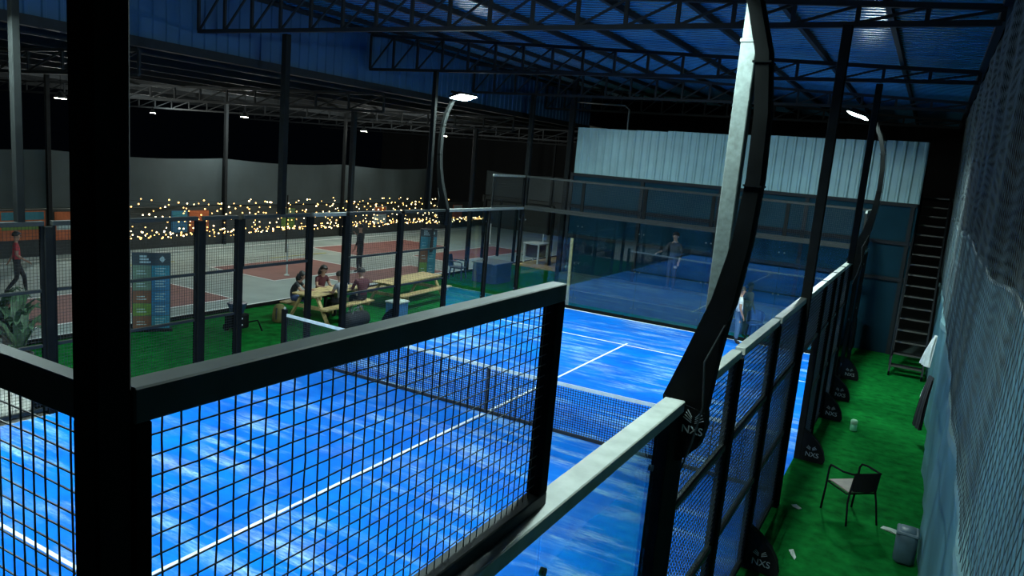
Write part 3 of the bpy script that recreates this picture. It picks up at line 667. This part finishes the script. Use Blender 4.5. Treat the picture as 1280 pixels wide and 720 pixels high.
# ------------------------------------------------------------------ people
def person(name, label, loc, rz, J, mats, scale=1.0, hair='hair', longhair=False, extra=None):
    """J: joints (local, metres, facing +y).  one skinned continuous body; hair is a child"""
    t = thing(name, label, 'person', loc, rz)
    V = []; E = []; Rr = []; idx = {}
    def vv(n, p, r): idx[n] = len(V); V.append(Vector(p)*scale); Rr.append(r*scale)
    def ee(a, b): E.append((idx[a], idx[b]))
    RAD = dict(pelvis=.135, waist=.115, chest=.14, neck=.052, jaw=.062, head=.092, crown=.07)
    for n in ('pelvis', 'waist', 'chest', 'neck', 'jaw', 'head', 'crown'): vv(n, J[n], RAD[n])
    for a, b in (('pelvis', 'waist'), ('waist', 'chest'), ('chest', 'neck'), ('neck', 'jaw'), ('jaw', 'head'), ('head', 'crown')): ee(a, b)
    for s in 'LR':
        vv('sh'+s, J['sh'+s], .062); vv('el'+s, J['el'+s], .042); vv('wr'+s, J['wr'+s], .028)
        ee('chest', 'sh'+s); ee('sh'+s, 'el'+s); ee('el'+s, 'wr'+s)
        d = (Vector(J['wr'+s])-Vector(J['el'+s])).normalized(); sd = d.cross(Vector((0, 1, 0)) if abs(d.y) < .8 else Vector((0, 0, 1))).normalized()
        pal = Vector(J['wr'+s])+d*.07; vv('pa'+s, pal, .03); ee('wr'+s, 'pa'+s)
        for k in range(4):
            f0 = pal+d*.045+sd*(k-1.5)*.019; f1 = f0+(d*.9-sd.cross(d)*.4)*(.052-.008*abs(k-1.3)); vv('f%d%s' % (k, s), f0, .010); vv('g%d%s' % (k, s), f1, .008); ee('pa'+s, 'f%d%s' % (k, s)); ee('f%d%s' % (k, s), 'g%d%s' % (k, s))
        th = Vector(J['wr'+s])+d*.03+sd*.035; vv('th'+s, th, .011); vv('ti'+s, th+d*.045+sd*.012, .009); ee('pa'+s, 'th'+s); ee('th'+s, 'ti'+s)
        vv('hp'+s, J['hp'+s], .095); vv('kn'+s, J['kn'+s], .062); vv('cf'+s, Vector(J['kn'+s]).lerp(Vector(J['an'+s]), .35), .058); vv('an'+s, J['an'+s], .038); vv('to'+s, J['to'+s], .036)
        ee('pelvis', 'hp'+s); ee('hp'+s, 'kn'+s); ee('kn'+s, 'cf'+s); ee('cf'+s, 'an'+s); ee('an'+s, 'to'+s)
    me = bpy.data.meshes.new('skel'); me.from_pydata([tuple(v) for v in V], E, []); ob = bpy.data.objects.new('skel', me); col.objects.link(ob)
    sk = ob.modifiers.new('s', 'SKIN'); sk.branch_smoothing = .4
    ss = ob.modifiers.new('d', 'SUBSURF'); ss.levels = 1; ss.render_levels = 1
    for i, d in enumerate(me.skin_vertices[0].data): d.radius = (Rr[i], Rr[i]); d.use_root = (i == 0)
    dg = bpy.context.evaluated_depsgraph_get(); bm_ = bpy.data.meshes.new_from_object(ob.evaluated_get(dg)); bpy.data.objects.remove(ob)
    bm_.materials.clear()
    for m in (mats['top'], mats['legs'], 'skin', mats.get('shoe', 'cloth_dark'), mats.get('low', 'skin')): bm_.materials.append(MATS[m])
    def reg(a):
        if a[:2] in ('ja', 'he', 'cr', 'ne') or a[:2] in ('pa', 'wr', 'th', 'ti') or a[0] in 'fg' : return 2
        if a[:2] in ('hp', 'kn'): return 1
        if a[:2] in ('cf',): return 4 if mats.get('low') else 1
        if a[:2] in ('an', 'to'): return 3
        if a[:2] == 'el': return 2 if mats.get('short', True) else 0
        if a == 'pelvis': return 1
        return 0
    names = list(idx); pos = [(n, V[idx[n]], Rr[idx[n]]) for n in names]
    for pl in bm_.polygons:
        c = pl.center; b = min(pos, key=lambda q: (q[1]-c).length-q[2]*.6); pl.material_index = reg(b[0]); pl.use_smooth = True
    body = bpy.data.objects.new('body', bm_); col.objects.link(body); body.parent = t
    H = Vector(J['head'])*scale; fw = (Vector(J['head'])-Vector(J['neck'])); face = Vector(J.get('face', (0, 1, 0))).normalized()
    rt = face.cross(Vector((0, 0, 1))).normalized(); hr = .1*scale
    hb = MB(); n = 12
    prof = []
    for i in range(7):
        a = math.pi*.5*i/6
        for k in range(n):
            b = 2*math.pi*k/n; dirv = rt*math.cos(b)*math.cos(a)+face*math.sin(b)*math.cos(a)+Vector((0, 0, 1))*math.sin(a)
            low = (-.10 if longhair else -.02)*scale if (math.sin(b) < .35 and i == 0) else (.035*scale if i == 0 else 0)
            hb.v.append(tuple(H+Vector((0, 0, .035*scale+low))+dirv*hr*1.12*(1.04 if math.sin(b) < 0 else .98)))
    for i in range(6):
        for k in range(n): hb.f.append((i*n+k, i*n+(k+1) % n, (i+1)*n+(k+1) % n, (i+1)*n+k))
    if longhair: hb.tube([H+Vector((0, 0, .02))-face*.07*scale, H-face*.115*scale-Vector((0, 0, .1*scale)), H-face*.11*scale-Vector((0, 0, .26*scale))], [.085*scale, .09*scale, .05*scale], 8)
    hb.build('hair', hair, t, smooth=True, local=True)
    fb = MB().ball(H+face*hr*.98+Vector((0, 0, -.012*scale)), .018*scale, 6, 4); fb.build('nose', 'skin', t, local=True)
    for s in (-1, 1): MB().ball(H+face*hr*.86+rt*s*.036*scale+Vector((0, 0, .015*scale)), .012*scale, 6, 4).build('eye', 'hair', t, local=True)
    mo = MB().bar(H+face*hr*.84-rt*.025*scale-Vector((0, 0, .05*scale)), H+face*hr*.84+rt*.025*scale-Vector((0, 0, .05*scale)), .012*scale, .01*scale); mo.build('mouth', 'cloth_maroon', t, local=True)
    for s in (-1, 1): MB().ball(H+rt*s*hr*.95, .022*scale, 6, 4).build('ear', 'skin', t, local=True)
    return t
def stand(**k):
    J = dict(pelvis=(0, 0, .96), waist=(0, 0, 1.12), chest=(0, .0, 1.34), neck=(0, 0, 1.50), jaw=(0, .025, 1.57), head=(0, .02, 1.64), crown=(0, .01, 1.70),
        shL=(-.18, 0, 1.42), elL=(-.24, -.02, 1.15), wrL=(-.25, .08, .92), shR=(.18, 0, 1.42), elR=(.24, -.02, 1.15), wrR=(.25, .08, .92),
        hpL=(-.09, 0, .90), knL=(-.10, .02, .50), anL=(-.10, 0, .075), toL=(-.11, .15, .036), hpR=(.09, 0, .90), knR=(.10, .02, .50), anR=(.10, 0, .075), toR=(.11, .15, .036))
    J.update(k); return J
def sit(**k):
    J = dict(pelvis=(0, 0, .56), waist=(0, .03, .72), chest=(0, .08, .92), neck=(0, .12, 1.06), jaw=(0, .15, 1.12), head=(0, .16, 1.19), crown=(0, .15, 1.25),
        shL=(-.17, .08, .99), elL=(-.23, .16, .76), wrL=(-.14, .36, .74), shR=(.17, .08, .99), elR=(.23, .16, .76), wrR=(.14, .36, .74),
        hpL=(-.09, .06, .52), knL=(-.12, .42, .50), anL=(-.12, .40, .075), toL=(-.13, .54, .036), hpR=(.09, .06, .52), knR=(.12, .42, .50), anR=(.12, .40, .075), toR=(.13, .54, .036))
    J.update(k); return J
person('person', 'person in a red shirt and dark trousers walking past the planters', (-13.5, -.85, 0), R_(-20),
    stand(knL=(-.10, .18, .52), anL=(-.1, .22, .085), toL=(-.1, .36, .05), knR=(.1, -.02, .50), anR=(.1, -.30, .13), toR=(.1, -.19, .04), wrL=(-.27, -.12, .95), wrR=(.25, .2, 1.0)), dict(top='cloth_red', legs='cloth_dark'), .93)
person('person', 'person in dark clothes standing with one hand raised on the red floor zone', (-11.2, 9.5, 0), R_(100),
    stand(elR=(.26, .12, 1.2), wrR=(.2, .3, 1.35)), dict(top='cloth_dark', legs='cloth_dark', short=False), .98)
person('person', 'seated person with long dark hair and blue shorts at the end of the picnic bench', (-7.62, 2.75, 0), R_(-60),
    sit(chest=(0, .14, .90), neck=(0, .22, 1.02), jaw=(0, .27, 1.07), head=(0, .29, 1.13), crown=(0, .28, 1.19), shL=(-.17, .15, .96), shR=(.17, .15, .96), elL=(-.22, .32, .76), elR=(.22, .32, .76), wrL=(-.1, .52, .76), wrR=(.1, .52, .76), face=(0, 1, -.3)), dict(top='cloth_dark', legs='cloth_navy', low='skin'), .95, longhair=True)
person('person', 'seated person with long dark hair in a dark top behind the picnic table', (-7.6, 3.72, 0), R_(-95), sit(), dict(top='cloth_maroon', legs='cloth_dark'), .97, longhair=True)
person('person', 'seated person in a pale grey top leaning on the picnic table', (-6.42, 3.35, 0), R_(85), sit(), dict(top='cloth_grey', legs='cloth_dark'), .97)
person('person', 'seated person in a maroon top and white shoes facing the group', (-6.42, 4.12, 0), R_(70), sit(), dict(top='cloth_maroon', legs='cloth_dark', short=False, shoe='cloth_white'), .99)
person('person', 'player in a white shirt and jeans standing at the foot of the far glass', (2.22, 9.55, 0), R_(-70), stand(), dict(top='cloth_white', legs='cloth_jeans'), .90)
person('person', 'figure in dark clothes set on the ledge behind the far glass', (-.42, 11.68, .86), R_(165), stand(elR=(.28, .1, 1.2), wrR=(.36, .26, 1.12)), dict(top='cloth_dark', legs='cloth_dark', short=False), 1.02)  # solid figure placed for one believed to be reflected in the glass

# ------------------------------------------------------------------ furniture and signs on the turf strip
def picnic(name, c, rz, ln, label):
    t = thing(name, label, 'table', (c[0], c[1], -.005), rz)
    for k in range(4): MB().cbox(-.36+.18*k+.006, -.36+.18*(k+1)-.006, -ln/2, ln/2, .69, .73, .005).build('tabletop_plank', 'wood_pale', t, local=True)
    for s in (-1, 1):
        for k in range(2): MB().cbox(s*.62-.13+.13*k+.004, s*.62-.13+.13*(k+1)-.004, -ln/2, ln/2, .40, .44, .005).build('bench_plank', 'wood_pale', t, local=True)
    for e in (-1, 1):
        y = e*(ln/2-.25)
        for s in (-1, 1): MB().bar((s*.62, y, 0), (s*.22, y, .69), .05, .09, (0, 1, 0)).build('leg', 'wood_pale', t, local=True)
        MB().box(-.72, .72, y+.026, y+.066, .31, .40).build('bench_bearer', 'wood_pale', t, local=True)
        MB().box(-.34, .34, y+.026, y+.066, .60, .69).build('top_bearer', 'wood_pale', t, local=True)
    return t
picnic('picnic_table', (-6.92, 6.75), R_(4), 2.7, 'yellowish wooden picnic table with empty benches on the turf')
picnic('picnic_table', (-7.0, 3.45), R_(4), 2.0, 'wooden picnic table with a group seated around it')
t = thing('cool_box', 'open blue box with a pale lid next to the group at the picnic table', 'box', (-5.75, 4.75, -.005))
MB().cbox(-5.95, -5.55, 4.5, 5.0, -.005, .42, .02).build('body', 'plastic_blue', t)
MB().cbox(-5.97, -5.53, 4.48, 5.02, .42, .48, .02).build('lid', 'paper', t)
t = thing('sports_bag', 'black sports bag on the turf before the seated group', 'bag', (-5.75, 3.1, -.005))
MB().tube([(-5.75, 2.7, .2), (-5.75, 2.76, .2), (-5.75, 3.1, .21), (-5.75, 3.44, .2), (-5.75, 3.5, .2)], [.14, .19, .20, .19, .14], 12).build('body', 'cloth_dark', t, smooth=True)
MB().tube([(-5.68, 2.9, .38), (-5.68, 2.95, .52), (-5.68, 3.25, .52), (-5.68, 3.3, .38)], .014, 6).build('handle', 'cloth_grey', t)
t = thing('rucksack', 'olive rucksack leaning by the seated person in blue shorts', 'bag', (-7.35, 2.1, -.005))
MB().lathe([(.13, 0), (.17, .03), (.175, .2), (.15, .36), (.09, .44), (.02, .46)], (-7.35, 2.1, -.005), 12).build('body', 'cloth_olive', t, smooth=True)
MB().tube([(-7.28, 1.94, .38), (-7.25, 1.9, .25), (-7.28, 1.93, .1)], .018, 6).build('strap', 'cloth_dark', t)
def info_sign(c, rz, wd, h, rows, label, name='info_sign', jacket=False):
    t = thing(name, label, 'sign', (c[0], c[1], -.005), rz)
    MB().cbox(-wd/2, wd/2, -.05, .05, 0.04, h, .01).build('board', 'p_navy', t, local=True)
    MB().box(-wd/2-.04, wd/2+.04, -.14, .14, 0, .04).build('base', 'black_matte', t, local=True)
    hh = h-.28; n = len(rows)
    for i, (l, r) in enumerate(rows):
        z1 = hh-(hh-.06)*i/n; z0 = hh-(hh-.06)*(i+1)/n+.012
        for (a, b, m) in ((-wd/2+.02, -.008, l), (.004, wd/2-.02, r)):
            o = MB().box(a, b, -.058, -.05, z0, z1).build('print_block', m, t, local=True)
            for q in range(3 if b > .1 else 2):
                zz = z0+(z1-z0)*(.28+.22*q); MB().box(a+(b-a)*.2, b-(b-a)*(.25+.1*(q % 2)), -.061, -.058, zz, zz+.02).build('print_line', 'p_print', o, local=True)
    for q in range(3): MB().box(-wd*.3, -wd*.3+.22-.04*q, -.056, -.05, h-.23+.065*q, h-.19+.065*q).build('title_line', 'p_print', t, local=True)
    MB().prism([(wd*.2, h-.14), (wd*.28, h-.22), (wd*.36, h-.14), (wd*.28, h-.06)], -.056, -.05).build('emblem', 'p_print', t, local=True)
    return t
rows = [('p_sage', 'p_teal'), ('p_sage', 'p_blue'), ('p_brown', 'p_blue'), ('p_green', 'p_blue'), ('p_brown', 'p_teal')]
info_sign((-8.5, -.6), R_(55), .78, 1.78, rows, 'tall info sign with blue and green print blocks at the turf edge')
info_sign((-9.25, 10.9), R_(50), .62, 1.75, [('p_teal', 'p_teal'), ('p_brown', 'p_teal'), ('p_green', 'p_teal')], 'tall teal info sign with a dark coat hung on it behind the picnic table')
drape('coat', (-8.94, 10.78, .95), .3, .85, 'cloth_dark', 'dark coat hanging on the corner of the teal sign', .5, .7, .06, 0, 'coat')
# navy desk with chair
t = thing('cloth_desk', 'small desk under a navy cloth near the far side glass', 'desk', (-7.25, 12.2, -.005))
MB().cbox(-7.75, -6.75, 11.55, 12.85, .70, .75, .01).build('top', 'cloth_grey', t)
MB().grid(lambda a, b: (-7.25+(.5+.02*math.sin(a*40)*(1-b))*[1, 1, -1, -1, 1][int(a*4+1e-6)] if False else -7.25+.52*math.cos(a*2*math.pi)*1.25*min(1, 1/(1.25*max(abs(math.cos(a*2*math.pi)), abs(math.sin(a*2*math.pi))))), 12.2+.67*math.sin(a*2*math.pi)*1.25*min(1, 1/(1.25*max(abs(math.cos(a*2*math.pi)), abs(math.sin(a*2*math.pi)))))+.012*math.sin(a*60)*(1-b), .03+.70*b), frange(0, 1, 64), frange(0, 1, 3)).build('cloth', 'plastic_navy', t)
t = thing('plastic_armchair', 'dark plastic armchair beside the navy cloth desk', 'chair', (-8.35, 11.6, -.005), R_(-75))
MB().cbox(-.25, .25, -.24, .24, .40, .44, .015).build('seat', 'plastic_navy', t, local=True)
MB().grid(lambda a, b: (-.24+.48*a, -.24-.10*b-.03*math.sin(math.pi*a), .44+.42*b), frange(0, 1, 6), frange(0, 1, 3)).grid(lambda a, b: (.24-.48*a, -.265-.10*b-.03*math.sin(math.pi*a), .44+.42*b), frange(0, 1, 6), frange(0, 1, 3)).build('backrest', 'plastic_navy', t, local=True)
for s in (-1, 1):
    for q in (-1, 1): MB().bar((s*.27, q*.25, 0), (s*.22, q*.2, .42), .045, .045).build('leg', 'plastic_navy', t, local=True)
    MB().tube([(s*.26, -.26, .66), (s*.27, .1, .66), (s*.26, .22, .62), (s*.25, .23, .42)], .025, 6).build('armrest', 'plastic_navy', t, local=True)
t = thing('serving_cart', 'pale-topped cart standing on the timber floor patch', 'cart', (-8.6, 18.2, .04))
MB().cbox(-9.0, -8.2, 17.7, 18.7, .86, .92, .01).build('top', 'cloth_white', t)
for a in (-8.95, -8.25):
    for b in (17.75, 18.65): MB().box(a-.03, a+.03, b-.03, b+.03, .04, .86).build('leg', 'cloth_white', t)
MB().cbox(-8.9, -8.3, 17.8, 18.6, .3, .84, .02).build('shelf_box', 'cloth_dark', t)
for i, (x, y) in enumerate(((-10.85, 17.3), (-10.75, 18.5), (-9.3, 17.4), (-7.75, 17.9))): solo('gate_post', MB().box(x-.05, x+.05, y-.05, y+.05, -.005, 2.6), 'black_paint', 'black gate post at the far end of the turf', 'post', 'gate posts at the far end of the turf')
rail('gate_beam', MB().bar((-10.85, 17.3, 2.6), (-7.75, 17.9, 2.6), .08, .08), 'dark beam over the gate posts at the far turf end', 'black_paint')
for i, (x, y) in enumerate(((-13.4, 22.2), (-9.5, 20.6), (-12.1, 6.9))): solo('net_stand', MB().lathe([(.09, 0), (.09, .02), (.03, .05), (.025, 1.05), (.03, 1.07)], (x, y, 0), 8), 'cloth_white', 'white portable net stand on the sports floor', 'stand', 'white net stands on the sports floor')
# equipment trolley with two small lights by the turf fence
t = thing('ball_machine', 'blue and black wheeled machine with two small bright dots by the doorway', 'machine', (-7.3, .75, -.005))
MB().cbox(-7.5, -7.1, .55, .95, .08, .42, .03).build('body', 'black_matte', t); MB().lathe([(.14, 0), (.22, .22), (.22, .25)], (-7.3, .75, .42), 14).build('hopper', 'plastic_navy', t)
for yy in (.57, .93): MB().tube([(-7.45, yy-.02, .085), (-7.45, yy+.02, .085)], .085, 12).build('wheel', 'black_matte', t)
for z in (.18, .33): MB().ball((-7.09, .72, z), .018, 6, 4).build('indicator', 'cloth_white', t)
MB().tube([(-7.15, .95, .2), (-7.0, 1.1, .25), (-6.9, 1.15, .0)], .02, 6).build('handle', 'black_matte', t)
# planters
def planter(x, y, h, m, label, leaves, R0):
    t = thing('potted_plant', label, 'plant', (x, y, -.003))
    MB().lathe([(.15, 0), (.2, h*.5), (.22, h), (.18, h), (.17, h-.05)], (x, y, -.003), 14).build('pot', m, t, smooth=True)
    for k in range(leaves):
        a = random.uniform(0, 6.28); ln = random.uniform(.35, R0); up = random.uniform(.25, .75); mb = MB(); wd = random.uniform(.05, .09); dx, dy = math.cos(a), math.sin(a)
        pts = [Vector((x+dx*ln*s_, y+dy*ln*s_, h-.05+up*math.sin(s_*2.0))) for s_ in (0, .25, .5, .75, 1)]; wds = [.012, wd*.8, wd, wd*.7, .004]; sdv = Vector((-dy, dx, 0))
        vs = []
        for p_, q in zip(pts, wds): vs += [p_-sdv*q, p_+Vector((0, 0, -.015)), p_+sdv*q]
        mb.add(vs, [f for i in range(4) for f in ((3*i, 3*i+1, 3*i+4, 3*i+3), (3*i+1, 3*i+2, 3*i+5, 3*i+4))]); mb.build('leaf', 'leaf', t)
planter(-9.9, -3.1, .4, 'pot', 'leafy plant in a dark pot behind the pale pot', 24, .8); planter(-8.45, -3.5, .45, 'pot', 'leafy plant in a dark pot on the concrete patch edge', 24, .7)
planter(-9.3, -4.3, .36, 'pot_pale', 'leafy plant in a pale pot', 16, .6); planter(-7.5, -3.9, .3, 'pot', 'low leafy plant in a dark pot nearest the fence', 14, .5)
# leaning plank and stool behind the far glass
solo('leaning_plank', MB().bar((-3.3, 10.35, .0), (-3.28, 10.22, 2.2), .09, .04, (0, 1, 0)), 'wood_pale', 'pale timber plank leaning behind the far glass corner', 'plank')
t = thing('round_stool', 'dark round-backed chair behind the far glass next to the player', 'chair', (2.45, 10.65, -.005), R_(170))
MB().lathe([(.2, .42), (.23, .43), (.23, .46), (.2, .47)], (0, 0, 0), 16).build('seat', 'plastic_navy', t, local=True)
for k in range(4): MB().tube([(.2*math.cos(k*1.571+.78), .2*math.sin(k*1.571+.78), 0), (.15*math.cos(k*1.571+.78), .15*math.sin(k*1.571+.78), .43)], .018, 6).build('leg', 'steel_dark', t, local=True)
MB().tube([(-.22, 0, .46), (-.26, -.08, .72), (-.16, -.2, .78), (0, -.25, .8), (.16, -.2, .78), (.26, -.08, .72), (.22, 0, .46)], .02, 6).build('back_hoop', 'plastic_navy', t, local=True)
MB().grid(lambda a, b: (.24*math.sin((a-.5)*2.6), -.25*math.cos((a-.5)*2.6), .5+.27*b), frange(0, 1, 8), [0, 1]).build('back_panel', 'plastic_navy', t, local=True)
# conduit on the void behind the cladding
solo('conduit', MB().tube([(-2.6, 12.17, 4.0), (-2.6, 12.17, 6.35), (-2.75, 12.17, 6.47), (-4.45, 12.17, 6.52)], .025, 8), 'galvanised', 'thin bent pipe rising behind the corrugated cladding', 'pipe', smooth=True)
